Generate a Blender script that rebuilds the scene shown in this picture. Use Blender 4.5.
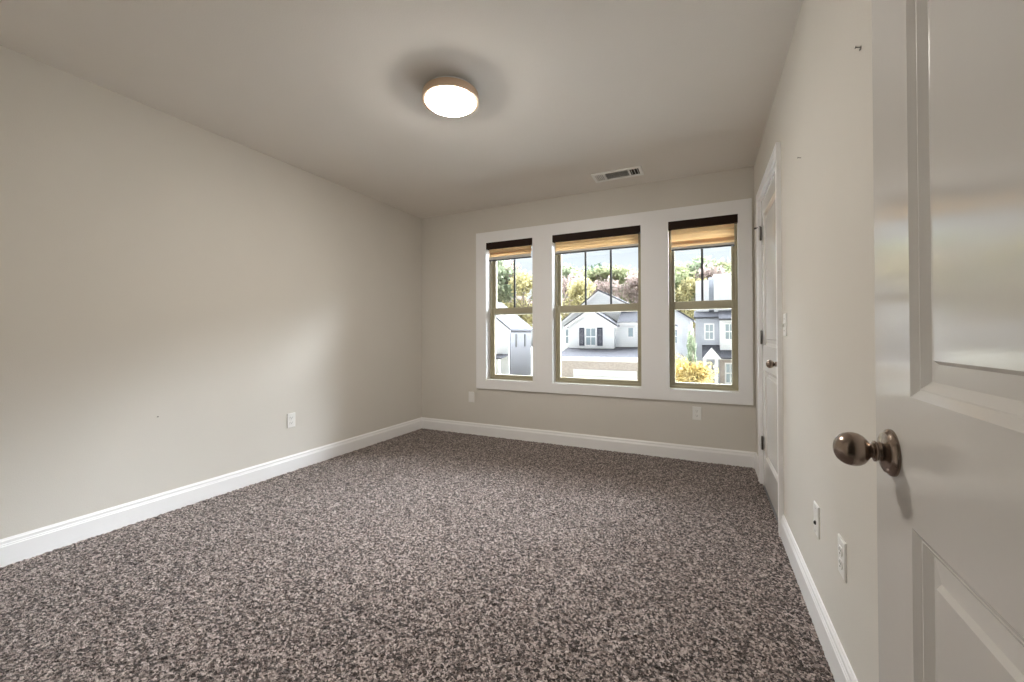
import bpy, math, random
import numpy as np
from mathutils import Vector, Matrix

for o in list(bpy.data.objects):
    bpy.data.objects.remove(o)
S = bpy.context.scene
COL = S.collection
R = math.radians

# ------------------------------------------------------------------ camera
F_PX, YAW, PITCH, ROLL, CY, CAM_Z = 402.65, 25.506, 0.511, -0.154, 332.144, 1.068
a, b, c = R(YAW), R(PITCH), R(ROLL)
fw = Vector((-math.sin(a) * math.cos(b), math.cos(a) * math.cos(b), math.sin(b)))
rt = Vector((math.cos(a), math.sin(a), 0))
up = rt.cross(fw)
rt2 = rt * math.cos(c) + up * math.sin(c)
up2 = up * math.cos(c) - rt * math.sin(c)
cam = bpy.data.objects.new('camera', bpy.data.cameras.new('camera'))
COL.objects.link(cam)
M = Matrix((rt2, up2, -fw)).transposed().to_4x4()
M.translation = (0, 0, CAM_Z)
cam.matrix_world = M
cam.data.sensor_fit = 'HORIZONTAL'
cam.data.sensor_width = 36
cam.data.lens = F_PX / 1024 * 36
cam.data.shift_y = (CY - 341) / 1024
cam.data.clip_start = 0.02
cam.data.clip_end = 500
S.camera = cam

# ------------------------------------------------------------------ exposure
S.view_settings.view_transform = 'Standard'
S.view_settings.look = 'None'
S.view_settings.gamma = 1
S.view_settings.use_curve_mapping = False
S.view_settings.exposure = 0.0
S.cycles.use_denoising = True
S.cycles.max_bounces = 14
S.cycles.diffuse_bounces = 10
S.cycles.transparent_max_bounces = 12
S.cycles.caustics_reflective = False
S.cycles.caustics_refractive = False
S.cycles.sample_clamp_indirect = 6

# ------------------------------------------------------------------ sky: hazy bright sky, with fill light added aloft
W = bpy.data.worlds.new('sky')
S.world = W
W.use_nodes = True
wn = W.node_tree.nodes
wl = W.node_tree.links
wn.clear()
tc = wn.new('ShaderNodeTexCoord')
sp = wn.new('ShaderNodeSeparateXYZ')
wl.new(tc.outputs['Generated'], sp.inputs[0])
def wmath(op, x, y):
    n = wn.new('ShaderNodeMath')
    n.operation = op
    for i, q in enumerate((x, y)):
        if isinstance(q, (int, float)):
            n.inputs[i].default_value = q
        else:
            wl.new(q, n.inputs[i])
    return n.outputs[0]
def wstep(x, lo, hi):
    n = wn.new('ShaderNodeMapRange')
    n.interpolation_type = 'SMOOTHSTEP'
    n.inputs['From Min'].default_value = lo
    n.inputs['From Max'].default_value = hi
    wl.new(x, n.inputs['Value'])
    return n.outputs[0]
SKY_BASE, SKY_LOW_FILL, SKY_HIGH_FILL = 0.80, 168.0, 17.0
rampc = wn.new('ShaderNodeValToRGB')
cr = rampc.color_ramp
cr.elements[0].position = 0.0
cr.elements[0].color = (0.30, 0.31, 0.32, 1)
cr.elements[1].position = 1.0
cr.elements[1].color = (0.45, 0.55, 0.68, 1)
for p_, v_ in ((0.49, (.30, .31, .32)), (0.50, (1.36, 1.40, 1.44)), (0.59, (1.22, 1.33, 1.44)), (0.66, (.5, .58, .66))):
    e = cr.elements.new(p_)
    e.color = (*v_, 1)
mp = wn.new('ShaderNodeMapRange')
mp.inputs['From Min'].default_value = -1
mp.inputs['From Max'].default_value = 1
wl.new(sp.outputs['Z'], mp.inputs['Value'])
wl.new(mp.outputs[0], rampc.inputs[0])
bg = wn.new('ShaderNodeBackground')
bg.name = 'sky_base'
bg.inputs['Strength'].default_value = SKY_BASE
wl.new(rampc.outputs[0], bg.inputs[0])
# fill lobes added to the sky above the window view, to light the room
ahead = wmath('MULTIPLY', wstep(sp.outputs['Y'], .0, .3),
              wmath('MAXIMUM', wstep(sp.outputs['X'], -.15, .80), wstep(wmath('MULTIPLY', sp.outputs['X'], -1.0), .35, .90)))
low = wmath('MULTIPLY', wmath('MULTIPLY', wstep(sp.outputs['Z'], .19, .38), wmath('SUBTRACT', 1.0, wstep(sp.outputs['Z'], .38, .70))), ahead)
high = wmath('MULTIPLY', wstep(sp.outputs['Z'], .36, .46), wstep(sp.outputs['Y'], .0, .3))
low_fill = wn.new('ShaderNodeBackground')
low_fill.name = 'sky_low_fill'
low_fill.inputs[0].default_value = (.94, 1.0, 1.08, 1)
wl.new(wmath('MULTIPLY', low, SKY_LOW_FILL), low_fill.inputs['Strength'])
high_fill = wn.new('ShaderNodeBackground')
high_fill.name = 'sky_high_fill'
high_fill.inputs[0].default_value = (.94, 1.0, 1.08, 1)
wl.new(wmath('MULTIPLY', high, SKY_HIGH_FILL), high_fill.inputs['Strength'])
ad1, ad2 = wn.new('ShaderNodeAddShader'), wn.new('ShaderNodeAddShader')
wl.new(bg.outputs[0], ad1.inputs[0])
wl.new(low_fill.outputs[0], ad1.inputs[1])
wl.new(ad1.outputs[0], ad2.inputs[0])
wl.new(high_fill.outputs[0], ad2.inputs[1])
wo = wn.new('ShaderNodeOutputWorld')
wl.new(ad2.outputs[0], wo.inputs[0])
W.cycles.sampling_method = 'MANUAL'
W.cycles.sample_map_resolution = 1024

# ------------------------------------------------------------------ sun, from behind the house
sun = bpy.data.objects.new('sun', bpy.data.lights.new('sun', 'SUN'))
COL.objects.link(sun)
sun.data.energy = 0.9
sun.data.color = (1, .95, .86)
sun.data.angle = R(2)
sun.rotation_euler = (R(52), 0, R(-28))

LAMP_STRENGTH = 165.0
LAMP_COLOR = (1.0, .94, .85)

# ------------------------------------------------------------------ materials
def new_mat(name):
    m = bpy.data.materials.new(name)
    m.use_nodes = True
    nt = m.node_tree
    return m, nt, nt.nodes['Principled BSDF']

def paint(name, col, rough=0.6, bump=0.0, scale=400, var=0.0, metal=0.0, spec=0.5):
    m, nt, p = new_mat(name)
    p.inputs['Base Color'].default_value = (*col, 1)
    p.inputs['Roughness'].default_value = rough
    p.inputs['Metallic'].default_value = metal
    p.inputs['Specular IOR Level'].default_value = spec
    N, L = nt.nodes, nt.links
    t = N.new('ShaderNodeTexCoord')
    if var:
        n2 = N.new('ShaderNodeTexNoise')
        n2.inputs['Scale'].default_value = 3
        n2.inputs['Detail'].default_value = 5
        L.new(t.outputs['Object'], n2.inputs['Vector'])
        mx = N.new('ShaderNodeMixRGB')
        mx.inputs[1].default_value = (*[x * (1 - var) for x in col], 1)
        mx.inputs[2].default_value = (*[min(1, x * (1 + var)) for x in col], 1)
        L.new(n2.outputs[0], mx.inputs[0])
        L.new(mx.outputs[0], p.inputs['Base Color'])
    if bump:
        n = N.new('ShaderNodeTexNoise')
        n.inputs['Scale'].default_value = scale
        n.inputs['Detail'].default_value = 3
        L.new(t.outputs['Object'], n.inputs['Vector'])
        bp = N.new('ShaderNodeBump')
        bp.inputs['Strength'].default_value = bump
        bp.inputs['Distance'].default_value = 0.002
        L.new(n.outputs[0], bp.inputs['Height'])
        L.new(bp.outputs[0], p.inputs['Normal'])
    return m

WALL = paint('wall_paint', (.66, .632, .582), .75, .25, 260, .02, spec=.3)
CEIL = paint('ceiling_paint', (.80, .765, .72), .85, .35, 180, .02, spec=.2)
TRIM = paint('trim_paint', (.88, .88, .885), .35)
DOORP = paint('door_paint', (.74, .725, .70), .13, .04, 60, spec=1.0)
PLATE = paint('white_plastic', (.82, .82, .80), .35)
DARK = paint('dark_slot', (.02, .02, .02), .6)
NICKEL = paint('satin_nickel', (.33, .265, .22), .24, metal=1.0)
HINGE = paint('hinge_metal', (.16, .15, .14), .4, metal=.8)
LAMPRING = paint('lamp_ring_nickel', (.82, .64, .48), .36, metal=1.0)
VINYL = paint('tan_vinyl', (.40, .365, .255), .45)
MUNT = paint('dark_grille', (.07, .075, .08), .5)
HEADR = paint('dark_brown_wood', (.024, .013, .009), .6, .1, 90, spec=.15)
VENTM = paint('vent_white', (.90, .90, .88), .5)
DUCT = paint('duct_dark', (.03, .03, .03), .8)
RAILW = paint('shade_rail', (.66, .65, .62), .5)
CONC = paint('outside_wall', (.6, .58, .55), .8)

def glass_mat():
    m, nt, p = new_mat('window_glass')
    N, L = nt.nodes, nt.links
    N.remove(p)
    tr = N.new('ShaderNodeBsdfTransparent')
    tr.inputs[0].default_value = (.97, .98, .975, 1)
    gl = N.new('ShaderNodeBsdfGlossy')
    gl.inputs['Roughness'].default_value = .02
    fr = N.new('ShaderNodeFresnel')
    fr.inputs[0].default_value = 1.45
    mx = N.new('ShaderNodeMixShader')
    L.new(fr.outputs[0], mx.inputs[0])
    L.new(tr.outputs[0], mx.inputs[1])
    L.new(gl.outputs[0], mx.inputs[2])
    L.new(mx.outputs[0], N['Material Output'].inputs[0])
    return m
GLASS = glass_mat()
PANE = paint('dark_house_glass', (.30, .36, .39), .12)

def fabric_mat():
    m, nt, p = new_mat('tan_shade_fabric')
    N, L = nt.nodes, nt.links
    col = (.66, .44, .23, 1)
    t = N.new('ShaderNodeTexCoord')
    mpg = N.new('ShaderNodeMapping')
    mpg.inputs['Scale'].default_value = (8, 8, 260)
    L.new(t.outputs['Object'], mpg.inputs[0])
    n = N.new('ShaderNodeTexNoise')
    n.inputs['Scale'].default_value = 2
    L.new(mpg.outputs[0], n.inputs['Vector'])
    mx0 = N.new('ShaderNodeMixRGB')
    mx0.inputs[1].default_value = (.76, .60, .40, 1)
    mx0.inputs[2].default_value = (.90, .76, .55, 1)
    L.new(n.outputs[0], mx0.inputs[0])
    df = N.new('ShaderNodeBsdfDiffuse')
    ts = N.new('ShaderNodeBsdfTranslucent')
    L.new(mx0.outputs[0], df.inputs[0])
    L.new(mx0.outputs[0], ts.inputs[0])
    mx = N.new('ShaderNodeMixShader')
    mx.inputs[0].default_value = .6
    L.new(df.outputs[0], mx.inputs[1])
    L.new(ts.outputs[0], mx.inputs[2])
    L.new(mx.outputs[0], N['Material Output'].inputs[0])
    N.remove(p)
    return m
FABRIC = fabric_mat()

def lamp_mat():
    m, nt, p = new_mat('lit_frosted_glass')
    p.inputs['Base Color'].default_value = (.9, .88, .82, 1)
    p.inputs['Roughness'].default_value = .25
    p.inputs['Emission Color'].default_value = (*LAMP_COLOR, 1)
    p.inputs['Emission Strength'].default_value = LAMP_STRENGTH
    return m
LAMPG = lamp_mat()

def carpet_mat():
    m, nt, p = new_mat('speckled_carpet')
    N, L = nt.nodes, nt.links
    p.inputs['Roughness'].default_value = .95
    p.inputs['Specular IOR Level'].default_value = .1
    p.inputs['Sheen Weight'].default_value = .25
    p.inputs['Sheen Roughness'].default_value = .55
    p.inputs['Sheen Tint'].default_value = (.9, .88, .86, 1)
    t = N.new('ShaderNodeTexCoord')
    nz = N.new('ShaderNodeTexNoise')
    nz.inputs['Scale'].default_value = 90
    nz.inputs['Detail'].default_value = 2
    L.new(t.outputs['Object'], nz.inputs['Vector'])
    mxv = N.new('ShaderNodeMixRGB')
    mxv.blend_type = 'ADD'
    mxv.inputs[0].default_value = .012
    L.new(t.outputs['Object'], mxv.inputs[1])
    L.new(nz.outputs['Color'], mxv.inputs[2])
    vo = N.new('ShaderNodeTexVoronoi')
    vo.inputs['Scale'].default_value = 150
    L.new(mxv.outputs[0], vo.inputs['Vector'])
    rp = N.new('ShaderNodeValToRGB')
    rp.color_ramp.interpolation = 'LINEAR'
    r = rp.color_ramp
    r.elements[0].position = 0.0
    r.elements[0].color = (.013, .0085, .0075, 1)
    r.elements[1].position = 1.0
    r.elements[1].color = (.56, .475, .44, 1)
    for q, cc in ((.25, (.031, .022, .0193)), (.42, (.092, .068, .061)), (.68, (.265, .212, .194))):
        e = r.elements.new(q)
        e.color = (*cc, 1)
    sx = N.new('ShaderNodeSeparateXYZ')
    L.new(vo.outputs['Color'], sx.inputs[0])
    L.new(sx.outputs[0], rp.inputs[0])
    L.new(rp.outputs[0], p.inputs['Base Color'])
    bp = N.new('ShaderNodeBump')
    bp.inputs['Strength'].default_value = .9
    bp.inputs['Distance'].default_value = .006
    n3 = N.new('ShaderNodeTexNoise')
    n3.inputs['Scale'].default_value = 220
    n3.inputs['Detail'].default_value = 2
    L.new(t.outputs['Object'], n3.inputs['Vector'])
    L.new(n3.outputs[0], bp.inputs['Height'])
    L.new(bp.outputs[0], p.inputs['Normal'])
    return m
CARPET = carpet_mat()

def banded(name, col, col2, freq, axis='Z', rough=.7):
    """horizontal courses (siding laps, shingle rows) as a procedural pattern"""
    m, nt, p = new_mat(name)
    N, L = nt.nodes, nt.links
    p.inputs['Roughness'].default_value = rough
    p.inputs['Specular IOR Level'].default_value = .08
    t = N.new('ShaderNodeTexCoord')
    wv = N.new('ShaderNodeTexWave')
    wv.bands_direction = axis
    wv.wave_profile = 'SAW'
    wv.inputs['Scale'].default_value = freq
    L.new(t.outputs['Object'], wv.inputs['Vector'])
    mx = N.new('ShaderNodeMixRGB')
    mx.inputs[1].default_value = (*col, 1)
    mx.inputs[2].default_value = (*col2, 1)
    L.new(wv.outputs[0], mx.inputs[0])
    L.new(mx.outputs[0], p.inputs['Base Color'])
    return m

SIDING = banded('white_siding', (.88, .88, .88), (.82, .82, .83), 1.6)
GSIDING = banded('grey_siding', (.50, .52, .57), (.44, .46, .51), 1.6)
HTRIM = paint('house_trim', (.90, .88, .88), .6)
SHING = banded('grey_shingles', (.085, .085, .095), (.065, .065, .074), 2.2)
SHUT = paint('dark_shutter', (.07, .073, .10), .7, spec=.1)
GSIDE = banded('darkened_grey_siding', (.14, .14, .148), (.115, .115, .123), 1.6)  # side wall grey darkened to hold down the bright sky light on it
GDOOR = banded('garage_door_white', (.84, .84, .84), (.78, .78, .78), .6)

def stone_mat():
    m, nt, p = new_mat('beige_brick')
    N, L = nt.nodes, nt.links
    t = N.new('ShaderNodeTexCoord')
    mpg = N.new('ShaderNodeMapping')
    mpg.inputs['Rotation'].default_value = (R(90), 0, 0)
    L.new(t.outputs['Object'], mpg.inputs[0])
    br = N.new('ShaderNodeTexBrick')
    br.inputs['Scale'].default_value = 3.5
    br.inputs['Color1'].default_value = (.40, .33, .29, 1)
    br.inputs['Color2'].default_value = (.54, .46, .41, 1)
    br.inputs['Mortar'].default_value = (.55, .52, .5, 1)
    L.new(mpg.outputs[0], br.inputs['Vector'])
    L.new(br.outputs[0], p.inputs['Base Color'])
    p.inputs['Roughness'].default_value = .9
    return m
STONE = stone_mat()

def leaf_mat(name, c1, c2):
    m, nt, p = new_mat(name)
    N, L = nt.nodes, nt.links
    t = N.new('ShaderNodeTexCoord')
    n = N.new('ShaderNodeTexNoise')
    n.inputs['Scale'].default_value = .9
    n.inputs['Detail'].default_value = 4
    L.new(t.outputs['Object'], n.inputs['Vector'])
    rp = N.new('ShaderNodeValToRGB')
    rp.color_ramp.elements[0].position = .38
    rp.color_ramp.elements[0].color = (*c1, 1)
    rp.color_ramp.elements[1].position = .62
    rp.color_ramp.elements[1].color = (*c2, 1)
    L.new(n.outputs[0], rp.inputs[0])
    df = N.new('ShaderNodeBsdfDiffuse')
    ts = N.new('ShaderNodeBsdfTranslucent')
    L.new(rp.outputs[0], df.inputs[0])
    L.new(rp.outputs[0], ts.inputs[0])
    mx = N.new('ShaderNodeMixShader')
    mx.inputs[0].default_value = .4
    L.new(df.outputs[0], mx.inputs[1])
    L.new(ts.outputs[0], mx.inputs[2])
    L.new(mx.outputs[0], N['Material Output'].inputs[0])
    N.remove(p)
    return m

LEAF = dict(
    green=leaf_mat('green_leaves', (0.170, 0.209, 0.140), (0.310, 0.333, 0.225)),
    pine=leaf_mat('dark_green_leaves', (0.065, 0.098, 0.070), (0.116, 0.149, 0.107)),
    yellow=leaf_mat('yellow_leaves', (0.325, 0.291, 0.147), (0.480, 0.433, 0.239)),
    olive=leaf_mat('yellow_green_leaves', (0.216, 0.248, 0.140), (0.364, 0.364, 0.216)),
    pink=leaf_mat('rusty_leaves', (0.278, 0.216, 0.193), (0.403, 0.333, 0.302)),
    gold=leaf_mat('golden_leaves', (0.356, 0.264, 0.093), (0.426, 0.340, 0.163)),
)
BARK = paint('bark', (.22, .18, .15), .9)
GROUND = paint('grass_ground', (.25, .235, .18), .95, var=.2)
ROAD = paint('asphalt', (.30, .30, .31), .9)

# ------------------------------------------------------------------ mesh helpers
class MB:
    def __init__(s):
        s.v, s.f = [], []
    def add(s, vs, fs):
        n = len(s.v)
        s.v += [tuple(v) for v in vs]
        s.f += [tuple(n + i for i in f) for f in fs]
        return s
    def box(s, x0, x1, y0, y1, z0, z1):
        x0, x1 = min(x0, x1), max(x0, x1)
        y0, y1 = min(y0, y1), max(y0, y1)
        z0, z1 = min(z0, z1), max(z0, z1)
        return s.add([(x0, y0, z0), (x1, y0, z0), (x1, y1, z0), (x0, y1, z0), (x0, y0, z1), (x1, y0, z1), (x1, y1, z1), (x0, y1, z1)],
                     [(0, 3, 2, 1), (4, 5, 6, 7), (0, 1, 5, 4), (1, 2, 6, 5), (2, 3, 7, 6), (3, 0, 4, 7)])
    def prism(s, A, B):
        """two matching rings of points joined into a closed solid"""
        n = len(A)
        return s.add(list(A) + list(B), [tuple(range(n - 1, -1, -1)), tuple(range(n, 2 * n))] + [(i, (i + 1) % n, n + (i + 1) % n, n + i) for i in range(n)])
    def lathe(s, prof, org=(0, 0, 0), ax=(0, 0, 1), n=40, cap=True):
        ax = Vector(ax).normalized()
        u = ax.orthogonal().normalized()
        w = ax.cross(u)
        org = Vector(org)
        vs, fs = [], []
        for (r, h) in prof:
            for k in range(n):
                t = 2 * math.pi * k / n
                vs.append(org + ax * h + (u * math.cos(t) + w * math.sin(t)) * r)
        for i in range(len(prof) - 1):
            for k in range(n):
                fs.append((i * n + k, i * n + (k + 1) % n, (i + 1) * n + (k + 1) % n, (i + 1) * n + k))
        if cap:
            fs.append(tuple(range(n - 1, -1, -1)))
            fs.append(tuple((len(prof) - 1) * n + k for k in range(n)))
        return s.add(vs, fs)
    def build(s, name, mat, parent=None, bevel=0, smooth=False, loc=None, rotz=0):
        me = bpy.data.meshes.new(name)
        me.from_pydata(s.v, [], s.f)
        me.materials.append(mat)
        me.update()
        if smooth:
            me.polygons.foreach_set('use_smooth', [True] * len(me.polygons))
            me.set_sharp_from_angle(angle=R(35))
        o = bpy.data.objects.new(name, me)
        COL.objects.link(o)
        if parent:
            o.parent = parent
        if loc:
            o.location = loc
        o.rotation_euler.z = rotz
        if bevel:
            bv = o.modifiers.new('bevel', 'BEVEL')
            bv.width = bevel
            bv.segments = 2
            bv.limit_method = 'ANGLE'
        return o

def tag(o, label, cat, group=None, kind=None):
    o['label'] = label
    o['category'] = cat
    if group:
        o['group'] = group
    if kind:
        o['kind'] = kind
    return o

def empty(name, loc=(0, 0, 0), rotz=0):
    o = bpy.data.objects.new(name, None)
    COL.objects.link(o)
    o.location = loc
    o.rotation_euler.z = rotz
    o.empty_display_size = .1
    return o

def copy_tree(o, parent=None):
    n = o.copy()
    COL.objects.link(n)
    n.parent = parent
    for ch in [q for q in bpy.data.objects if q.parent == o]:
        copy_tree(ch, n)
    return n

# ------------------------------------------------------------------ room shell
XL, XR, YB, H = -2.972, .373, 3.785, 2.44
WT = .17
DY0, DY1, DZ = 2.595, 3.387, 2.035          # closet door opening in the right wall
WZ0, WZ1 = .595, 2.068                      # window openings
WINS = [(-2.110, -1.560), (-1.360, -.505), (-.286, .262)]
EX0, EX1 = -.56, .225                       # entry doorway in the rear wall

tag(MB().box(XL - .15, XR + 1.3, -1.9, YB + WT, -.15, -.012).build('floor', ROAD), 'subfloor slab under the carpet', 'floor', kind='structure')
tag(MB().box(XL - .15, XR + 1.3, -1.9, YB + WT, H, H + .15).build('ceiling', CEIL), 'plain beige ceiling above the empty room', 'ceiling', kind='structure')
tag(MB().box(XL - .15, XL, -.12, YB + WT, -.012, H).build('wall_left', WALL), 'long plain greige wall on the left of the room', 'wall', kind='structure')

wb = MB()
xs = [XL] + [q for w in WINS for q in w] + [XR + .12]
for i in range(0, len(xs) - 1, 2):
    wb.box(xs[i], xs[i + 1], YB, YB + WT, -.012, H)
for x0, x1 in WINS:
    wb.box(x0, x1, YB, YB + WT, -.012, WZ0)
    wb.box(x0, x1, YB, YB + WT, WZ1, H)
tag(wb.build('wall_back', WALL), 'greige far wall with the three windows', 'wall', kind='structure')

wr = MB()
wr.box(XR, XR + .12, -.12, DY0, -.012, H).box(XR, XR + .12, DY1, YB, -.012, H).box(XR, XR + .12, DY0, DY1, DZ, H)
tag(wr.build('wall_right', WALL), 'greige wall on the right with the narrow white closet door', 'wall', kind='structure')
tag(MB().box(XR + .12, XR + .78, DY0 - .4, DY0 - .3, -.012, H).box(XR + .12, XR + .78, DY1 + .2, DY1 + .3, -.012, H).box(XR + .7, XR + .8, DY0 - .3, DY1 + .2, -.012, H)
    .build('wall_closet', WALL), 'closet walls behind the closed white closet door', 'wall', kind='structure')

wq = MB()
wq.box(XL, EX0, -.12, 0, -.012, H).box(EX1, XR, -.12, 0, -.012, H).box(EX0, EX1, -.12, 0, 2.05, H)
tag(wq.build('wall_rear', WALL), 'greige wall around the entry doorway', 'wall', kind='structure')
tag(MB().box(XL, -1.6, -1.9, -.12, -.012, H).box(-1.6, 1.3, -1.9, -1.75, -.012, H).box(1.3, 1.67, -1.9, -.12, -.012, H).box(.493, 1.3, -.12, 0, -.012, H)
    .build('wall_hallway', WALL), 'hallway walls outside the entry doorway', 'wall', kind='structure')

# carpet: a tufted sheet wall to wall
def carpet():
    rng = np.random.default_rng(4)
    x0, x1, y0, y1, st = XL + .001, XR - .001, -.118, YB - .001, .0075
    nx, ny = int((x1 - x0) / st), int((y1 - y0) / st)
    X, Y = np.meshgrid(np.linspace(x0, x1, nx), np.linspace(y0, y1, ny))
    X = X + rng.uniform(-.0025, .0025, X.shape)
    Y = Y + rng.uniform(-.0025, .0025, X.shape)
    Z = rng.uniform(-.0075, .0015, X.shape)
    X = np.clip(X, x0, x1)
    Y = np.clip(Y, y0, y1)
    co = np.stack([X, Y, Z], -1).reshape(-1, 3)
    idx = np.arange(nx * ny).reshape(ny, nx)
    q = np.stack([idx[:-1, :-1], idx[:-1, 1:], idx[1:, 1:], idx[1:, :-1]], -1).reshape(-1, 4)
    me = bpy.data.meshes.new('carpet')
    me.vertices.add(len(co))
    me.vertices.foreach_set('co', co.ravel())
    me.loops.add(q.size)
    me.loops.foreach_set('vertex_index', q.ravel().astype(np.int32))
    me.polygons.add(len(q))
    me.polygons.foreach_set('loop_start', np.arange(0, q.size, 4, dtype=np.int32))
    me.polygons.foreach_set('use_smooth', np.ones(len(q), bool))
    me.update(calc_edges=True)
    me.materials.append(CARPET)
    o = bpy.data.objects.new('carpet', me)
    COL.objects.link(o)
    tag(o, 'speckled brown and grey carpet covering the whole floor', 'carpet', kind='stuff')
carpet()

# baseboards: moulded profile (distance from wall, height)
BB = [(0, -.01), (.015, -.01), (.015, .088), (.0125, .092), (.0125, .096), (.010, .100), (.010, .112), (.0065, .118), (.005, .123), (0, .123)]
def baseboard(name, p, q, n, label):
    """p, q: ends along the wall (x, y); n: inward direction"""
    A = [(p[0] + n[0] * d, p[1] + n[1] * d, z) for d, z in BB]
    B = [(q[0] + n[0] * d, q[1] + n[1] * d, z) for d, z in BB]
    tag(MB().prism(A, B).build(name, TRIM), label, 'baseboard', kind='structure')
baseboard('baseboard_left', (XL, 0), (XL, YB), (1, 0), 'white moulded baseboard along the plain left wall')
baseboard('baseboard_back', (XL, YB), (XR, YB), (0, -1), 'white moulded baseboard under the three windows')
baseboard('baseboard_right', (XR, 0), (XR, DY0 - .058), (-1, 0), 'white baseboard below the outlets on the right wall')
baseboard('baseboard_corner', (XR, DY1 + .06), (XR, YB), (-1, 0), 'short baseboard piece between closet door and far corner')
baseboard('baseboard_rear', (XL, 0), (EX0 - .06, 0), (0, 1), 'white baseboard along the entry doorway wall')

# ------------------------------------------------------------------ window casing (flat boards around the three openings)
CX0, CX1, CZ0, CZ1 = -2.227, .354, .502, 2.176
cs = MB()
y0, y1 = YB - .02, YB + .001
xs = [CX0] + [q for w in WINS for q in w] + [CX1]
for i in range(0, len(xs) - 1, 2):
    cs.box(xs[i], xs[i + 1], y0, y1, WZ0, WZ1)
cs.box(CX0, CX1, y0, y1, CZ0, WZ0)
cs.box(CX0, CX1, y0, y1, WZ1, CZ1)
tag(cs.build('trim_1', TRIM), 'flat white casing framing all three windows together', 'window trim', kind='structure')
jb = MB()
for x0, x1 in WINS:
    t = .006
    jb.box(x0, x0 + t, y0 + .001, YB + .110, WZ0, WZ1).box(x1 - t, x1, y0 + .001, YB + .110, WZ0, WZ1)
    jb.box(x0, x1, y0 + .001, YB + .110, WZ0, WZ0 + t).box(x0, x1, y0 + .001, YB + .110, WZ1 - t, WZ1)
tag(jb.build('trim_2', TRIM), 'white reveal boards lining the three window openings', 'window trim', kind='structure')

# ------------------------------------------------------------------ windows: tan double-hung units
def rect_frame(mb, x0, x1, y0, y1, z0, z1, l, r, bt, tp):
    mb.box(x0, x0 + l, y0, y1, z0, z1).box(x1 - r, x1, y0, y1, z0, z1)
    mb.box(x0 + l, x1 - r, y0, y1, z0, z0 + bt).box(x0 + l, x1 - r, y0, y1, z1 - tp, z1)
    return mb

def window(i, x0, x1, bars, label):
    t = .006
    x0, x1, z0, z1 = x0 + t, x1 - t, WZ0 + t, WZ1 - t
    yf = YB + .074
    r = empty(f'window_{i}', ((x0 + x1) / 2, yf + .05, z0))
    ox, oy, oz = r.location
    tag(r, label, 'window', kind='structure')
    def fx(mb):
        mb.v = [(p[0] - ox, p[1] - oy, p[2] - oz) for p in mb.v]
        return mb
    fx(rect_frame(MB(), x0, x1, yf, yf + .095, z0, z1, .016, .016, .020, .016)).build('window_frame', VINYL, r, .002)
    zm = 1.330
    sy = yf + .012
    ls = fx(rect_frame(MB(), x0 + .012, x1 - .012, sy, sy + .034, z0 + .018, zm + .038, .033, .033, .030, .072)).build('lower_sash', VINYL, r, .003)
    fx(MB().box(x0 + .043, x1 - .043, sy + .012, sy + .018, z0 + .046, zm - .032)).build('pane', GLASS, ls)
    uy = sy + .038
    us = fx(rect_frame(MB(), x0 + .012, x1 - .012, uy, uy + .034, zm - .034, z1 - .014, .031, .031, .068, .034)).build('upper_sash', VINYL, r, .003)
    fx(MB().box(x0 + .041, x1 - .041, uy + .012, uy + .018, zm + .032, z1 - .046)).build('pane', GLASS, us)
    gx0, gx1 = x0 + .048, x1 - .048
    for k in range(1, bars + 1):
        xb = gx0 + (gx1 - gx0) * k / (bars + 1)
        fx(MB().box(xb - .0095, xb + .0095, uy + .002, uy + .012, zm + .034, z1 - .048)).build('muntin', MUNT, us)
    return r
window(1, *WINS[0], 1, 'narrow tan double-hung window nearest the left wall')
window(2, *WINS[1], 2, 'wide tan double-hung window in the middle of the three')
window(3, *WINS[2], 1, 'narrow tan double-hung window beside the closet door')

# ------------------------------------------------------------------ raised tan shades with dark headrails
def shade(x0, x1, zf, zb, band, label):
    """zf: lower edge of the cloth, zb: underside of the bottom bar, band: doubled-over fold (z range) or None"""
    r = empty('window_shade', ((x0 + x1) / 2, YB + .012, WZ1 - .006))
    ox, oy, oz = r.location
    w = (x1 - x0) / 2 - .007
    tag(r, label, 'window shade', 'tan shades raised to the window tops')
    MB().box(-w, w, -.030, .022, -.068, 0).build('headrail', HEADR, r, .002)
    fwid = w - .024
    def cloth(prof, mb):
        A = [(-fwid, y, z - oz) for y, z in prof]
        B = [(fwid, y, z - oz) for y, z in prof]
        m = len(prof)
        mb.add(A + B, [(i, i + 1, m + i + 1, m + i) for i in range(m - 1)])
    mb = MB()
    n, prof = 3, []
    zt = oz - .060
    for k in range(n):
        a0, a1 = zt + (zf - zt) * k / n, zt + (zf - zt) * (k + 1) / n
        prof += [(.004, a0), (-.004, a0 + (a1 - a0) * .4), (-.005, a0 + (a1 - a0) * .7)]
    prof.append((.003, zf))
    cloth(prof, mb)
    if band:
        for d in (.010, .014):
            cloth([(d - .006, band[1]), (d, band[1] - .003), (d, band[0] + .003), (d - .006, band[0])], mb)
    fb = mb.build('fabric', FABRIC, r)
    sd = fb.modifiers.new('thickness', 'SOLIDIFY')
    sd.thickness = .001
    MB().box(-fwid, fwid, -.008, .008, zb + .012 - oz, zf + .001 - oz).build('bottom_rail', RAILW, r, .002)
    q = MB().box(-fwid, fwid, -.009, .010, zb - oz, zb + .012 - oz).build('hem_bar', MUNT, r, .002)
    q['label'] = 'dark hem bar'
    return r
shade(*WINS[0], 1.909, 1.867, (1.936, 1.962), 'tan shade with dark headrail over the narrow window nearest the left wall')
shade(*WINS[1], 1.903, 1.872, None, 'tan shade with dark headrail over the wide middle window')
shade(*WINS[2], 1.838, 1.807, (1.860, 1.886), 'tan shade with dark headrail over the narrow window beside the closet door')

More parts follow.
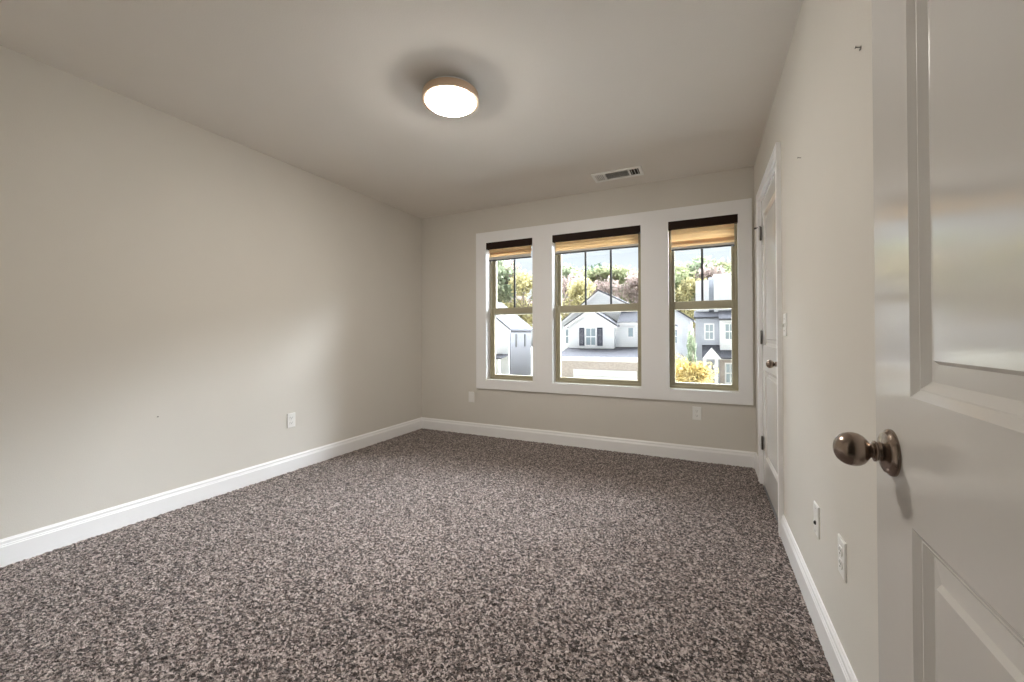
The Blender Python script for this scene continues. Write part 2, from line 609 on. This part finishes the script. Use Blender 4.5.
# ------------------------------------------------------------------ panel doors
PRO = [(0, 0), (.0095, -.0058), (.0115, -.0058), (.0215, -.0125), (.043, -.0108), (.0475, -.005)]
def panel_door(root, w, h, t, panels):
    """local frame: x across the leaf, front face at y=0 looking to -y, z up"""
    lf = MB()
    zs = [0] + [q for p in panels for q in (p[2], p[3])] + [h]
    u0, u1 = panels[0][0], panels[0][1]
    def rect(ax0, ax1, az0, az1):
        lf.add([(ax0, 0, az0), (ax1, 0, az0), (ax1, 0, az1), (ax0, 0, az1)], [(0, 1, 2, 3)])
        lf.add([(ax0, t, az0), (ax1, t, az0), (ax1, t, az1), (ax0, t, az1)], [(3, 2, 1, 0)])
    rect(0, u0, 0, h)
    rect(u1, w, 0, h)
    for i in range(0, len(zs), 2):
        rect(u0, u1, zs[i], zs[i + 1])
    lf.add([(0, 0, 0), (w, 0, 0), (w, t, 0), (0, t, 0), (0, 0, h), (w, 0, h), (w, t, h), (0, t, h)], [(0, 3, 2, 1), (4, 5, 6, 7), (1, 2, 6, 5), (3, 0, 4, 7)])
    lf.build('door_leaf', DOORP, root)
    for p in panels:
        pb = MB()
        for side in (0, 1):
            vs, fs = [], []
            for d, z in PRO:
                y = -z if side == 0 else t + z
                vs += [(p[0] + d, y, p[2] + d), (p[1] - d, y, p[2] + d), (p[1] - d, y, p[3] - d), (p[0] + d, y, p[3] - d)]
            for i in range(len(PRO) - 1):
                for k in range(4):
                    q = (4 * i + k, 4 * i + (k + 1) % 4, 4 * i + 4 + (k + 1) % 4, 4 * i + 4 + k)
                    fs.append(q if side == 0 else q[::-1])
            n = 4 * (len(PRO) - 1)
            fs.append((n, n + 1, n + 2, n + 3) if side == 0 else (n + 3, n + 2, n + 1, n))
            pb.add(vs, fs)
        pb.build('door_panel', DOORP, root)

KNOB = [(.0005, -.004), (.0310, -.004), (.0316, .002), (.0310, .004), (.0280, .0065), (.0270, .0085), (.0240, .0100), (.0165, .0112), (.0135, .0130),
        (.0125, .0150), (.0125, .0165), (.0142, .0178), (.0142, .0195), (.0102, .0210), (.0092, .0228), (.0110, .0246), (.0155, .0275), (.0195, .0312),
        (.0222, .0360), (.0233, .0415), (.0230, .0468), (.0214, .0520), (.0186, .0565), (.0145, .0603), (.0095, .0628), (.0045, .0640), (.0004, .0643)]
def knob(root, x, z, t, both=True):
    k = MB().lathe(KNOB[8:], (x, 0, z), (0, -1, 0), 48).build('door_knob', NICKEL, root, smooth=True)
    k['label'] = 'satin nickel door knob'
    MB().lathe(KNOB[:9], (x, 0, z), (0, -1, 0), 48).build('rosette', NICKEL, k, smooth=True)
    if both:
        k = MB().lathe(KNOB[8:], (x, t, z), (0, 1, 0), 32).build('door_knob', NICKEL, root, smooth=True)
        k['label'] = 'satin nickel door knob'
        MB().lathe(KNOB[:9], (x, t, z), (0, 1, 0), 32).build('rosette', NICKEL, k, smooth=True)

def hinge(root, x, z):
    mb = MB()
    mb.lathe([(.0005, -.050), (.0045, -.049), (.0065, -.045), (.0065, .045), (.0045, .049), (.0005, .050)], (x, -.006, z), (0, 0, 1), 16)
    mb.box(x - .020, x + .018, -.0022, .001, z - .044, z + .044)
    h = mb.build('hinge', HINGE, root, smooth=True)
    h['label'] = 'dark metal hinge'

# closet door in the right wall: front faces -x, so local x runs toward -y (far hinge side at local 0)
d1 = empty('door_1', (XR + .004, DY1 - .012, .012), R(-90))
tag(d1, 'closed white two-panel closet door by the far corner', 'door', kind='structure')
DW, DH = DY1 - DY0 - .024, 2.008
panel_door(d1, DW, DH, .035, [(.118, DW - .118, .205, .815), (.118, DW - .118, .980, 1.895)])
knob(d1, DW - .062, .893, .035, False)
for z in (.285, 1.040, 1.785):
    hinge(d1, -.004, z)

MB().lathe([(.0002, 0), (.003, 0), (.003, .050), (.007, .052), (.007, .060), (.0002, .061)], (-.004, -.006, 1.838), (-.85, -.5, 0), 14).build('door_stop', HINGE, d1, smooth=True)['label'] = 'hinge pin door stop'

# closet door casing and jamb
dc = MB()
cx0, cx1 = XR - .018, XR + .001
CW = .058
dc.box(cx0, cx1, DY0 - CW, DY0, 0, DZ + CW).box(cx0, cx1, DY1, DY1 + CW, 0, DZ + CW).box(cx0, cx1, DY0, DY1, DZ, DZ + CW)
q0, q1, qz = DY0 - CW - .002, DY1 + CW + .002, DZ + CW + .002
dc.box(cx0 - .004, cx1 - .0005, q0, q0 + .013, 0, qz - .013).box(cx0 - .004, cx1 - .0005, q1 - .013, q1, 0, qz - .013).box(cx0 - .004, cx1 - .0005, q0, q1, qz - .013, qz)
tag(dc.build('trim_3', TRIM, None, .002), 'white casing around the closet door by the far corner', 'door trim', kind='structure')
dj = MB()
dj.box(XR - .001, XR + .12, DY0, DY0 + .009, 0, DZ).box(XR - .001, XR + .12, DY1 - .009, DY1, 0, DZ).box(XR - .001, XR + .12, DY0 + .009, DY1 - .009, DZ - .012, DZ)
dj.box(XR + .041, XR + .075, DY0 + .009, DY0 + .021, 0, DZ - .012).box(XR + .041, XR + .075, DY1 - .021, DY1 - .009, 0, DZ - .012)
tag(dj.build('trim_4', TRIM), 'white jamb lining the closet doorway', 'door trim', kind='structure')

# entry door, swung open along the right wall: front faces the room
TILT = 1.5
dirv = Vector((math.sin(R(TILT)), math.cos(R(TILT)), 0))          # hinge -> latch edge
edge = Vector((.23, .70, 0)) + dirv * .082                         # latch edge on the room face
EW = .762
hinge_pt = edge - dirv * EW
# local x runs from the latch edge back to the hinge so that local -y faces the room
d2 = empty('door_2', (edge.x, edge.y, .014), math.atan2(-dirv.y, -dirv.x))
tag(d2, 'large white two-panel entry door standing open in the right foreground', 'door', kind='structure')
panel_door(d2, EW, 2.018, .035, [(.122, EW - .122, .205, .817), (.122, EW - .122, .977, 1.90)])
knob(d2, .062, .893, .035, True)
for z in (.25, 1.0, 1.78):
    hinge(d2, EW + .004, z)
# entry doorway trim
ec = MB()
for ya, yb in ((-.138, -.12), (0, .018)):
    ec.box(EX0 - .058, EX0, ya, yb, 0, 2.108)
    ec.box(EX0, EX1, ya, yb, 2.05, 2.108)
    ec.box(EX1, EX1 + .05, ya, yb if yb < 0 else .004, 0, 2.108)
ec.box(EX0, EX0 + .012, -.12, 0, 0, 2.05).box(EX1 - .012, EX1, -.12, -.02, 0, 2.05).box(EX0 + .012, EX1 - .012, -.12, 0, 2.038, 2.05)
tag(ec.build('trim_5', TRIM), 'white casing around the entry doorway', 'door trim', kind='structure')

# ------------------------------------------------------------------ ceiling light
LX, LY = -1.268, 1.872
cl = empty('ceiling_light', (LX, LY, H))
tag(cl, 'lit round flush ceiling light with a nickel rim', 'ceiling light')
MB().lathe([(.128, 0), (.130, -.004), (.130, -.026), (.020, -.026)], n=48, cap=False).build('ceiling_pan', VENTM, cl, smooth=True)
MB().lathe([(.120, -.023), (.148, -.023), (.154, -.026), (.155, -.033), (.154, -.056), (.157, -.059), (.157, -.066), (.153, -.070), (.1400, -.070), (.1390, -.062), (.128, -.062)], n=64, cap=False).build('rim', LAMPRING, cl, smooth=True)
dome = [(.1380 * math.cos(t), -.064 - .042 * math.sin(t)) for t in [R(90) * k / 14 for k in range(15)]]
dome[-1] = (.0004, dome[-1][1])
MB().lathe(dome, n=64).build('lamp_glass', LAMPG, cl, smooth=True)

# ------------------------------------------------------------------ ceiling vent
VX0, VX1, VY0, VY1 = -.862, -.452, 3.372, 3.560
vt = empty('ceiling_vent', ((VX0 + VX1) / 2, (VY0 + VY1) / 2, H))
tag(vt, 'white rectangular air vent in the ceiling above the windows', 'air vent')
vx, vy = (VX1 - VX0) / 2, (VY1 - VY0) / 2
fr = rect_frame(MB(), -vx, vx, -vy, vy, -.007, 0, .030, .030, .0, .0) if False else MB()
bw = .026
fr.box(-vx, -vx + bw, -vy, vy, -.010, 0).box(vx - bw, vx, -vy, vy, -.010, 0)
fr.box(-vx + bw, vx - bw, -vy, -vy + bw, -.010, 0).box(-vx + bw, vx - bw, vy - bw, vy, -.010, 0)
sx1, sx2 = -vx + .105, vx - .105
for q in (sx1, sx2):
    fr.box(q - .007, q + .007, -vy + bw, vy - bw, -.010, 0)
fr.build('vent_frame', VENTM, vt, .002)
MB().box(-vx + bw, vx - bw, -vy + bw, vy - bw, -.0012, -.0002).build('duct_opening', DUCT, vt)
def slats(x0, x1, along_x, tilt, n):
    mb = MB()
    ya, yb = -vy + bw, vy - bw
    for k in range(n):
        if along_x:
            c, d = ya + (yb - ya) * (k + .5) / n, .0055 * tilt
            q = [(c - d, -.0066), (c - d + .0012, -.0066), (c + d, -.0018), (c + d - .0012, -.0018)]
            mb.prism([(x0, y, z) for y, z in q], [(x1, y, z) for y, z in q])
        else:
            c, d = x0 + (x1 - x0) * (k + .5) / n, .0055 * tilt
            q = [(c - d, -.0066), (c - d + .0012, -.0066), (c + d, -.0018), (c + d - .0012, -.0018)]
            mb.prism([(x, ya, z) for x, z in q], [(x, yb, z) for x, z in q])
    mb.build('louvre_panel', VENTM, vt)
slats(-vx + bw, sx1 - .007, False, .8, 5)
slats(sx1 + .007, sx2 - .007, True, .35, 8)
slats(sx2 + .007, vx - bw, False, -.3, 3)

# ------------------------------------------------------------------ outlets and switch. local: plate in xz, front toward -y
def plate(name, loc, rotz, label, cat, style, group=None):
    r = empty(name, loc, rotz)
    tag(r, label, cat, group)
    A = [(-.035, 0, -.057), (.035, 0, -.057), (.035, 0, .057), (-.035, 0, .057)]
    B = [(-.031, -.0055, -.053), (.031, -.0055, -.053), (.031, -.0055, .053), (-.031, -.0055, .053)]
    MB().prism(A, [(-.035, -.003, -.057), (.035, -.003, -.057), (.035, -.003, .057), (-.035, -.003, .057)]).prism(
        [(-.035, -.003, -.057), (.035, -.003, -.057), (.035, -.003, .057), (-.035, -.003, .057)], B).build('cover_plate', PLATE, r)
    if style == 'duplex':
        for zc in (-.0195, .0195):
            pts = []
            for k in range(24):
                t = 2 * math.pi * k / 24
                x, z = .0172 * math.cos(t), .0172 * math.sin(t)
                pts.append((x, max(-.0138, min(.0138, z)) + zc))
            q = MB().prism([(x, -.005, z) for x, z in pts], [(x, -.0078, z) for x, z in pts]).build('receptacle', PLATE, r)
            sl = MB()
            sl.box(-.0076, -.0056, -.0084, -.0074, zc - .001, zc + .0075).box(.0056, .0076, -.0084, -.0074, zc, zc + .0065)
            sl.lathe([(.0002, .0074), (.0024, .0074), (.0024, .0084), (.0002, .0084)], (0, 0, zc - .007), (0, -1, 0), 12)
            sl.build('slots', DARK, q)
        MB().lathe([(.0002, .005), (.003, .005), (.003, .0066), (.0002, .0068)], (0, 0, 0), (0, -1, 0), 12).build('screw', PLATE, r)
    elif style == 'rocker':
        MB().box(-.0165, .0165, -.0085, -.005, -.033, .033).build('insert', PLATE, r, .0015)
    elif style == 'jack':
        MB().lathe([(.0002, .005), (.0075, .005), (.0075, .0085), (.0050, .0085), (.0050, .011), (.0002, .011)], (0, 0, -.012), (0, -1, 0), 20).build('jack', DARK, r)
        for zc in (-.042, .042):
            MB().lathe([(.0002, .005), (.003, .005), (.003, .0066), (.0002, .0068)], (0, 0, zc), (0, -1, 0), 12).build('screw', PLATE, r)
    elif style == 'toggle':
        MB().prism([(-.005, -.005, -.012), (.005, -.005, -.012), (.005, -.005, .012), (-.005, -.005, .012)],
                   [(-.004, -.018, -.012), (.004, -.018, -.012), (.004, -.018, -.003), (-.004, -.018, -.003)]).build('toggle', PLATE, r, .001)
        for zc in (-.030, .030):
            MB().lathe([(.0002, .005), (.003, .005), (.003, .0066), (.0002, .0068)], (0, 0, zc), (0, -1, 0), 12).build('screw', HINGE, r)
    return r
plate('wall_outlet', (XL, 2.140, .400), R(90), 'white duplex outlet low on the plain left wall', 'outlet', 'duplex')
plate('wall_plate', (-2.299, YB, .400), 0, 'white cover plate left of the windows near the corner', 'wall plate', 'rocker')
plate('wall_outlet', (-.060, YB, .402), 0, 'white duplex outlet below the narrow window beside the closet door', 'outlet', 'duplex')
plate('cable_outlet', (XR, 1.832, .386), R(-90), 'white cable outlet plate with one dark jack on the right wall', 'outlet', 'jack')
plate('wall_outlet', (XR, 1.526, .398), R(-90), 'white duplex outlet low on the right wall beside the entry door', 'outlet', 'duplex')
plate('light_switch', (XR, 2.440, 1.120), R(-90), 'white toggle light switch beside the closet door', 'light switch', 'toggle')

# nails and picture hooks left in the walls
def nail(loc, n, label, hook=False):
    r = empty('picture_hook' if hook else 'wall_nail', loc)
    tag(r, label, 'hook' if hook else 'nail')
    n = Vector(n)
    d = (n + Vector((0, 0, .25))).normalized()
    MB().lathe([(.0002, -.004), (.0014, -.004), (.0014, .011), (.0034, .011), (.0034, .0125), (.0002, .0128)], (0, 0, 0), d, 12).build('nail', HINGE, r)
    if hook:
        o = n * .001
        s = n.cross(Vector((0, 0, 1)))
        pr = [(q_ * .40, z_ * .40) for q_, z_ in [(.001, .008), (.001, -.014), (.004, -.018), (.008, -.016), (.009, -.010), (.0075, -.010), (.0065, -.0145), (.004, -.0162), (.0025, -.0135), (.0025, .008)]]
        MB().prism([s * -.003 + n * q + Vector((0, 0, z)) for q, z in pr], [s * .003 + n * q + Vector((0, 0, z)) for q, z in pr]).build('hook', HINGE, r)
nail((XR, 1.331, 1.816), (-1, 0, 0), 'small picture hook high on the right wall nearest the entry door', True)
nail((XR, 2.050, 1.814), (-1, 0, 0), 'small nail high on the right wall nearest the closet door')
nail((XL, 1.269, .585), (1, 0, 0), 'small nail low on the plain left wall')

# ------------------------------------------------------------------ outside
GZ = -3.9
tag(MB().box(-140, 90, 4.2, 160, GZ - .4, GZ).build('ground', GROUND), 'lawn on the ground outside the windows', 'ground', kind='structure')
tag(MB().box(-40, 30, 4.2, 16.5, GZ, GZ + .04).build('bounce_slab', paint('pale_bounce', (.64, .63, .60), .9, var=.06)), 'pale slab added below the windows to bounce light indoors', 'bounce_slab', kind='structure')  # unseen pale slab, added to reflect daylight up to the ceiling
tag(MB().box(-140, 90, 17, 25, GZ, GZ + .03).build('road', ROAD), 'street between the room and the houses opposite', 'road', kind='structure')

def gable(mb, x0, x1, y0, y1, z0, ze, zp, xp=None):
    xp = (x0 + x1) / 2 if xp is None else xp
    P = [(x0, z0), (x1, z0), (x1, ze), (xp, zp), (x0, ze)]
    return mb.prism([(x, y0, z) for x, z in P], [(x, y1, z) for x, z in P])
def gable_roof(mb, x0, x1, y0, y1, ze, zp, xp=None, t=.18, oh=.35):
    xp = (x0 + x1) / 2 if xp is None else xp
    for xe, sg in ((x0, -1), (x1, 1)):
        sl = (zp - ze) / abs(xp - xe)
        xo, zo = xe + sg * oh, ze - sl * oh
        Q = [(xp, zp), (xo, zo), (xo, zo + t), (xp, zp + t)]
        mb.prism([(x, y0 - oh, z) for x, z in Q], [(x, y1 + oh, z) for x, z in Q])
    return mb
def rake(mb, x0, x1, y0, ze, zp, xp=None, oh=.35, w=.2):
    xp = (x0 + x1) / 2 if xp is None else xp
    for xe, sg in ((x0, -1), (x1, 1)):
        sl = (zp - ze) / abs(xp - xe)
        xo, zo = xe + sg * oh, ze - sl * oh
        Q = [(xp, zp - w), (xo, zo - w), (xo, zo + .02), (xp, zp + .02)]
        mb.prism([(x, y0 - oh - .05, z) for x, z in Q], [(x, y0 - oh, z) for x, z in Q])
    return mb
def house_window(parent, x0, x1, y, z0, z1, shutters=False, grid=True, side=None):
    """side None: in a wall facing -y at depth y.  side 'x': in a wall facing +x at x=y, spanning y from x0 to x1"""
    def tr(mb):
        if side == 'x':
            mb.v = [(y - p[1], p[0], p[2]) for p in mb.v]
        else:
            mb.v = [(p[0], p[1] + y, p[2]) for p in mb.v]
        return mb
    mb = rect_frame(MB(), x0 - .1, x1 + .1, -.08, .02, z0 - .1, z1 + .1, .12, .12, .12, .12)
    if grid:
        zc, xc = (z0 + z1) / 2, (x0 + x1) / 2
        mb.box(x0, x1, -.05, .0, zc - .05, zc + .05)
        mb.box(xc - .03, xc + .03, -.05, .0, z0, z1)
    w = tr(mb).build('window', HTRIM, parent)
    tr(MB().box(x0, x1, -.025, -.005, z0, z1)).build('pane', PANE, w)
    if shutters:
        for a0, a1 in ((x0 - .62, x0 - .16), (x1 + .16, x1 + .62)):
            m = MB()
            rect_frame(m, a0, a1, -.07, -.0, z0 - .05, z1 + .05, .07, .07, .08, .08)
            n = 14
            for k in range(n):
                zz = z0 + (z1 - z0) * (k + .5) / n
                m.box(a0 + .06, a1 - .06, -.05, -.005, zz - .045, zz + .035)
            tr(m).build('shutter', SHUT, parent)

# white gabled house across the street (middle window)
hm = empty('house', (-8, 36, GZ))
hm.location = (0, 0, 0)
tag(hm, 'white gabled house with shuttered window and garage seen through the middle window', 'house')
wm = MB()
gable(wm, -13.2, -3.0, 39, 48, GZ, 2.2, 5.35, -9.2)
gable(wm, -11.35, -7.2, 36, 39, GZ, 2.05, 3.40)
wm.box(-7.2, -3.0, 36.8, 39, GZ, 2.2)
wm.build('wall', SIDING, hm)
rm = MB()
gable_roof(rm, -13.2, -3.0, 39, 48, 2.2, 5.35, -9.2)
gable_roof(rm, -11.35, -7.2, 36, 40.5, 2.05, 3.40)
rm.prism([(-7.0, 36.4, 2.10), (-7.0, 36.4, 2.26), (-7.0, 39.5, 3.75), (-7.0, 39.5, 3.5)], [(-2.7, 36.4, 2.10), (-2.7, 36.4, 2.26), (-2.7, 39.5, 3.75), (-2.7, 39.5, 3.5)])
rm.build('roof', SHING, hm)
tm = MB()
rake(tm, -13.2, -3.0, 39, 2.2, 5.35, -9.2)
rake(tm, -11.35, -7.2, 36, 2.05, 3.40)
tm.box(-7.0, -2.7, 36.34, 36.4, 2.0, 2.2)
tm.build('roof_trim', HTRIM, hm)
house_window(hm, -9.70, -8.82, 36, .20, 1.72, True)
house_window(hm, -6.10, -5.65, 36.8, .95, 1.75, False, False)
house_window(hm, -12.6, -12.0, 39, .3, 1.7)
gm = MB()
gm.prism([(-11.5, 32.6, -.85), (-11.5, 32.6, -.69), (-11.5, 36.9, .06), (-11.5, 36.9, -.2)], [(-2.6, 32.6, -.85), (-2.6, 32.6, -.69), (-2.6, 36.9, .06), (-2.6, 36.9, -.2)])
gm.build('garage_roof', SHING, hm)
MB().box(-11.1, -2.9, 32.9, 36, GZ, -.84).build('garage_wall', STONE, hm)
MB().box(-11.5, -2.6, 32.5, 32.62, -1.04, -.70).build('gutter', HTRIM, hm)
gd = MB()
for k in range(4):
    z0 = GZ + k * .54
    gd.box(-9.95, -4.8, 32.80, 32.9, z0 + .01, z0 + .53)
gd.build('garage_door', GDOOR, hm)

# white house at the left with a grey side wall (left window)
hl = empty('house')
tag(hl, 'white house with grey side wall seen through the narrow window nearest the left wall', 'house')
gable(MB(), -26.5, -18.5, 38, 44, GZ, 1.88, 4.95).build('wall', SIDING, hl)
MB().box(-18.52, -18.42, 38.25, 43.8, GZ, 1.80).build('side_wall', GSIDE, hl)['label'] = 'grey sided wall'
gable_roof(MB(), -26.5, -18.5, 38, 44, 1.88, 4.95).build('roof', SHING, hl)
rake(MB(), -26.5, -18.5, 38, 1.88, 4.95).build('roof_trim', HTRIM, hl)
for ya in (39.55, 41.9):
    MB().box(-18.44, -18.36, ya, ya + .30, -.15, 1.25).build('shutter', DARK, hl)
house_window(hl, -22.8, -21.9, 38, .0, 1.5)
pl = MB()
pl.prism([(-24, 36.3, -1.3), (-24, 36.3, -1.18), (-24, 38, -.86), (-24, 38, -1.0)], [(-18.6, 36.3, -1.3), (-18.6, 36.3, -1.18), (-18.6, 38, -.86), (-18.6, 38, -1.0)])
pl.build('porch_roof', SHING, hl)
for x in (-23.6, -21.2, -18.9):
    MB().box(x - .11, x + .11, 36.4, 36.62, GZ, -1.25).build('porch_post', HTRIM, hl)

# grey townhouse at the right (right window)
SC = 42 / 24
hr = empty('townhouse')
tag(hr, 'grey townhouse with white bays and porch seen through the narrow window beside the closet door', 'house')
def sx(x):
    return x * SC
def sz(z):
    return CAM_Z + (z - CAM_Z) * SC
wr_ = MB()
wr_.box(sx(-.42), sx(.75), 42, 50, GZ, sz(1.95))
wr_.build('wall', GSIDING, hr)
wb_ = MB()
wb_.box(sx(.74), sx(3.2), 41.0, 50, GZ, sz(1.85))
wb_.box(sx(-.42), sx(.25), 43.2, 50, sz(1.95), sz(4.1))
wb_.box(sx(.5), sx(3.2), 43.0, 50, sz(1.9), sz(4.4))
wb_.build('bay_wall', SIDING, hr)['label'] = 'white sided bays'
MB().box(sx(.25), sx(.5), 44, 50, sz(1.9), sz(4.3)).build('recess_wall', SHUT if False else GSIDING, hr)  # grey wall set back in the gap between the white units
ro = MB()
ro.prism([(sx(-.5), 41.6, sz(1.95)), (sx(-.5), 41.6, sz(2.05)), (sx(-.5), 43.6, sz(2.45)), (sx(-.5), 43.6, sz(2.3))],
         [(sx(.74), 41.6, sz(1.95)), (sx(.74), 41.6, sz(2.05)), (sx(.74), 43.6, sz(2.45)), (sx(.74), 43.6, sz(2.3))])
ro.prism([(sx(.70), 40.6, sz(1.82)), (sx(.70), 40.6, sz(1.92)), (sx(.70), 43.2, sz(2.45)), (sx(.70), 43.2, sz(2.3))],
         [(sx(3.3), 40.6, sz(1.82)), (sx(3.3), 40.6, sz(1.92)), (sx(3.3), 43.2, sz(2.45)), (sx(3.3), 43.2, sz(2.3))])
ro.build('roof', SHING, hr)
house_window(hr, sx(.06), sx(.44), 42, sz(.86), sz(1.64))
house_window(hr, sx(.98), sx(1.36), 41.0, sz(.86), sz(1.64))
house_window(hr, sx(1.0), sx(1.38), 40.9, sz(-1.35), sz(-.4))
pr_ = MB()
pr_.prism([(sx(-.1), 39.6, sz(-.12)), (sx(-.1), 39.6, sz(-.05)), (sx(-.1), 42, sz(.55)), (sx(-.1), 42, sz(.4))],
          [(sx(3.2), 39.6, sz(-.12)), (sx(3.2), 39.6, sz(-.05)), (sx(3.2), 42, sz(.55)), (sx(3.2), 42, sz(.4))])
pr_.build('porch_roof', SHING, hr)
gable(MB(), sx(-.08), sx(.76), 39.4, 40.6, sz(-.14), sz(-.10), sz(.42)).build('porch_gable', HTRIM, hr)
MB().box(sx(.72), sx(3.2), 40.9, 41.2, GZ, sz(-.2)).build('brick_front', STONE, hr)
for x in (.02, .55):
    MB().box(sx(x) - .14, sx(x) + .14, 39.7, 39.98, GZ, sz(-.12)).build('porch_post', HTRIM, hr)

hw = empty('house')
tag(hw, 'plain white house left of the grey townhouse behind the yellow tree', 'house')
gable(MB(), -7.5, -1.35, 50, 58, GZ, sz(2.1), sz(3.6), -5.2).build('wall', SIDING, hw)
gable_roof(MB(), -7.5, -1.35, 50, 58, sz(2.1), sz(3.6), -5.2).build('roof', SHING, hw)
house_window(hw, -3.6, -2.8, 50, .2, 1.7)

# trees
def crown_mesh(name, mat, seed, n, size, lumps, flat=1.0):
    rng = np.random.default_rng(seed)
    V, Fc = [], []
    cs_ = rng.normal(0, .33, (lumps, 3))
    cs_[:, 2] = rng.uniform(-.65, .7, lumps)
    cs_[:, :2] *= (1 - .55 * np.clip(cs_[:, 2:3], 0, 1)) * flat
    for i in range(n):
        cc = cs_[rng.integers(lumps)]
        d = rng.normal(0, 1, 3)
        d /= np.linalg.norm(d)
        p = cc + d * rng.uniform(.12, .36) * (1, 1, .8)
        u = rng.normal(0, 1, 3)
        u /= np.linalg.norm(u)
        w = np.cross(u, rng.normal(0, 1, 3))
        w /= np.linalg.norm(w)
        s = size * rng.uniform(.6, 1.3)
        k = len(V)
        V += [tuple(p - u * s), tuple(p + w * s * .55), tuple(p + u * s), tuple(p - w * s * .55)]
        Fc.append((k, k + 1, k + 2, k + 3))
    me = bpy.data.meshes.new(name)
    me.from_pydata(V, [], Fc)
    me.materials.append(mat)
    return me
def trunk_mesh(seed, r=.05, branches=9):
    rng = random.Random(seed)
    mb = MB()
    def seg(p, q, r0, r1):
        p, q = Vector(p), Vector(q)
        ax = (q - p).normalized()
        mb.lathe([(r0, 0), (r1, (q - p).length)], p, ax, 7)
    seg((0, 0, 0), (0, 0, 1.0), r, r * .7)
    seg((0, 0, 1.0), (.02, 0, 1.75), r * .7, r * .2)
    for k in range(branches):
        t = rng.uniform(0, 2 * math.pi)
        z = rng.uniform(.7, 1.5)
        l = rng.uniform(.3, .6)
        seg((0, 0, z), (math.cos(t) * l, math.sin(t) * l, z + rng.uniform(.25, .5)), r * .35, r * .1)
    me = bpy.data.meshes.new('trunk')
    me.from_pydata(mb.v, [], mb.f)
    me.materials.append(BARK)
    return me
CROWN = {k: [crown_mesh('crown', LEAF[k], 10 + 7 * i + j, 2800 if k != 'pink' else 2000, .060, 14, .8 if k != 'pine' else .55) for j in range(2)] for i, k in enumerate(LEAF)}
TRUNK = [trunk_mesh(j) for j in range(3)]
def tree(kind, x, y, top, width, label, group=None, seed=0, base=GZ):
    h = top - base
    r = empty('tree', (x, y, base), seed * 1.7)
    tag(r, label, 'tree', group)
    ch = h * .66
    o = bpy.data.objects.new('crown', CROWN[kind][seed % 2])
    COL.objects.link(o)
    o.parent = r
    o.location = (0, 0, h - ch * .5)
    o.scale = (width / 1.3, width / 1.3, ch / 1.9)
    t = bpy.data.objects.new('trunk', TRUNK[seed % 3])
    COL.objects.link(t)
    t.parent = r
    q = min(h / 2.6, width / 1.7)
    t.scale = (q, q, h / 1.95)
    return r

def at(px, Y):
    u = (px - 512) / F_PX
    d = fw + rt2 * u
    return d.x / d.y * Y
def ztop(px, py, Y):
    d = fw + rt2 * (px - 512) / F_PX - up2 * (py - CY) / F_PX
    return CAM_Z + d.z / d.y * Y
spots = [
    ('green', 497, 258, 62, 9, 'pale green tree at the left of the narrow window nearest the left wall'),
    ('pink', 511, 262, 60, 9, 'thin rusty tree in the middle of the narrow window nearest the left wall'),
    ('yellow', 524, 270, 58, 9, 'bright yellow tree at the right of the narrow window nearest the left wall'),
    ('green', 563, 266, 70, 9, 'green tree at the left edge of the wide middle window'),
    ('pink', 571, 265, 62, 8, 'rusty pink tree left of the first grille bar in the middle window'),
    ('yellow', 579, 280, 56, 7, 'low yellow tree beside the first grille bar in the middle window'),
    ('olive', 590, 271, 60, 8, 'yellow-green tree just left of the tall green tree in the middle window'),
    ('pine', 598, 257, 72, 9, 'tall green tree rising in the centre of the middle window'),
    ('pink', 607, 271, 64, 8, 'rusty tree right of the tall green tree in the middle window'),
    ('olive', 619, 268, 66, 9, 'yellow-green tree right of the second grille bar in the middle window'),
    ('green', 629, 268, 70, 8, 'green tree near the right side of the wide middle window'),
    ('pink', 637, 272, 62, 7, 'rusty tree at the right edge of the wide middle window'),
    ('olive', 679, 264, 62, 8, 'yellow-green tree at the left of the narrow window beside the closet door'),
    ('green', 690, 262, 66, 8, 'green tree left of the grille bar in the window beside the closet door'),
    ('yellow', 695, 276, 60, 6, 'yellow tree just left of the grille bar above the white house'),
    ('pink', 712, 265, 80, 10, 'thin rusty tree above the townhouse roofs'),
    ('olive', 727, 263, 84, 10, 'pale tree above the right townhouse roof'),
]
for i, (k, px, py, Y, w, lab) in enumerate(spots):
    Yk = dict(yellow=54, pink=59, olive=66, green=74, pine=84)[k] + (8 if i > 13 else -18 if i == 0 else 0)
    w *= (.8 if k in ('pink', 'yellow') else 1.1) * Yk / Y
    Y = Yk
    tree(k, at(px, Y), Y, ztop(px, py - 4, Y), w, lab, None, i)
rng = random.Random(5)
kinds = ['olive', 'green', 'pink', 'yellow', 'pine', 'olive']
for i in range(20):
    Y = (92, 106)[i % 2] + rng.uniform(-2, 2)
    x = -78 + i * 5.4 + rng.uniform(-.6, .6)
    tree(kinds[i % 6], x, Y, 13.0 + 2.0 * (i % 2) + rng.uniform(-1.0, 1.5), 9.5, 'distant tree in the back row of the woods behind the houses', 'back row of the woods', i)

tree('gold', at(693, 20), 20, .85, 2.0, 'small golden yellow tree in front of the grey townhouse', None, 1)
tree('green', at(691, 21), 21.6, 1.6, .6, 'slim green tree rising behind the small golden tree', None, 2)
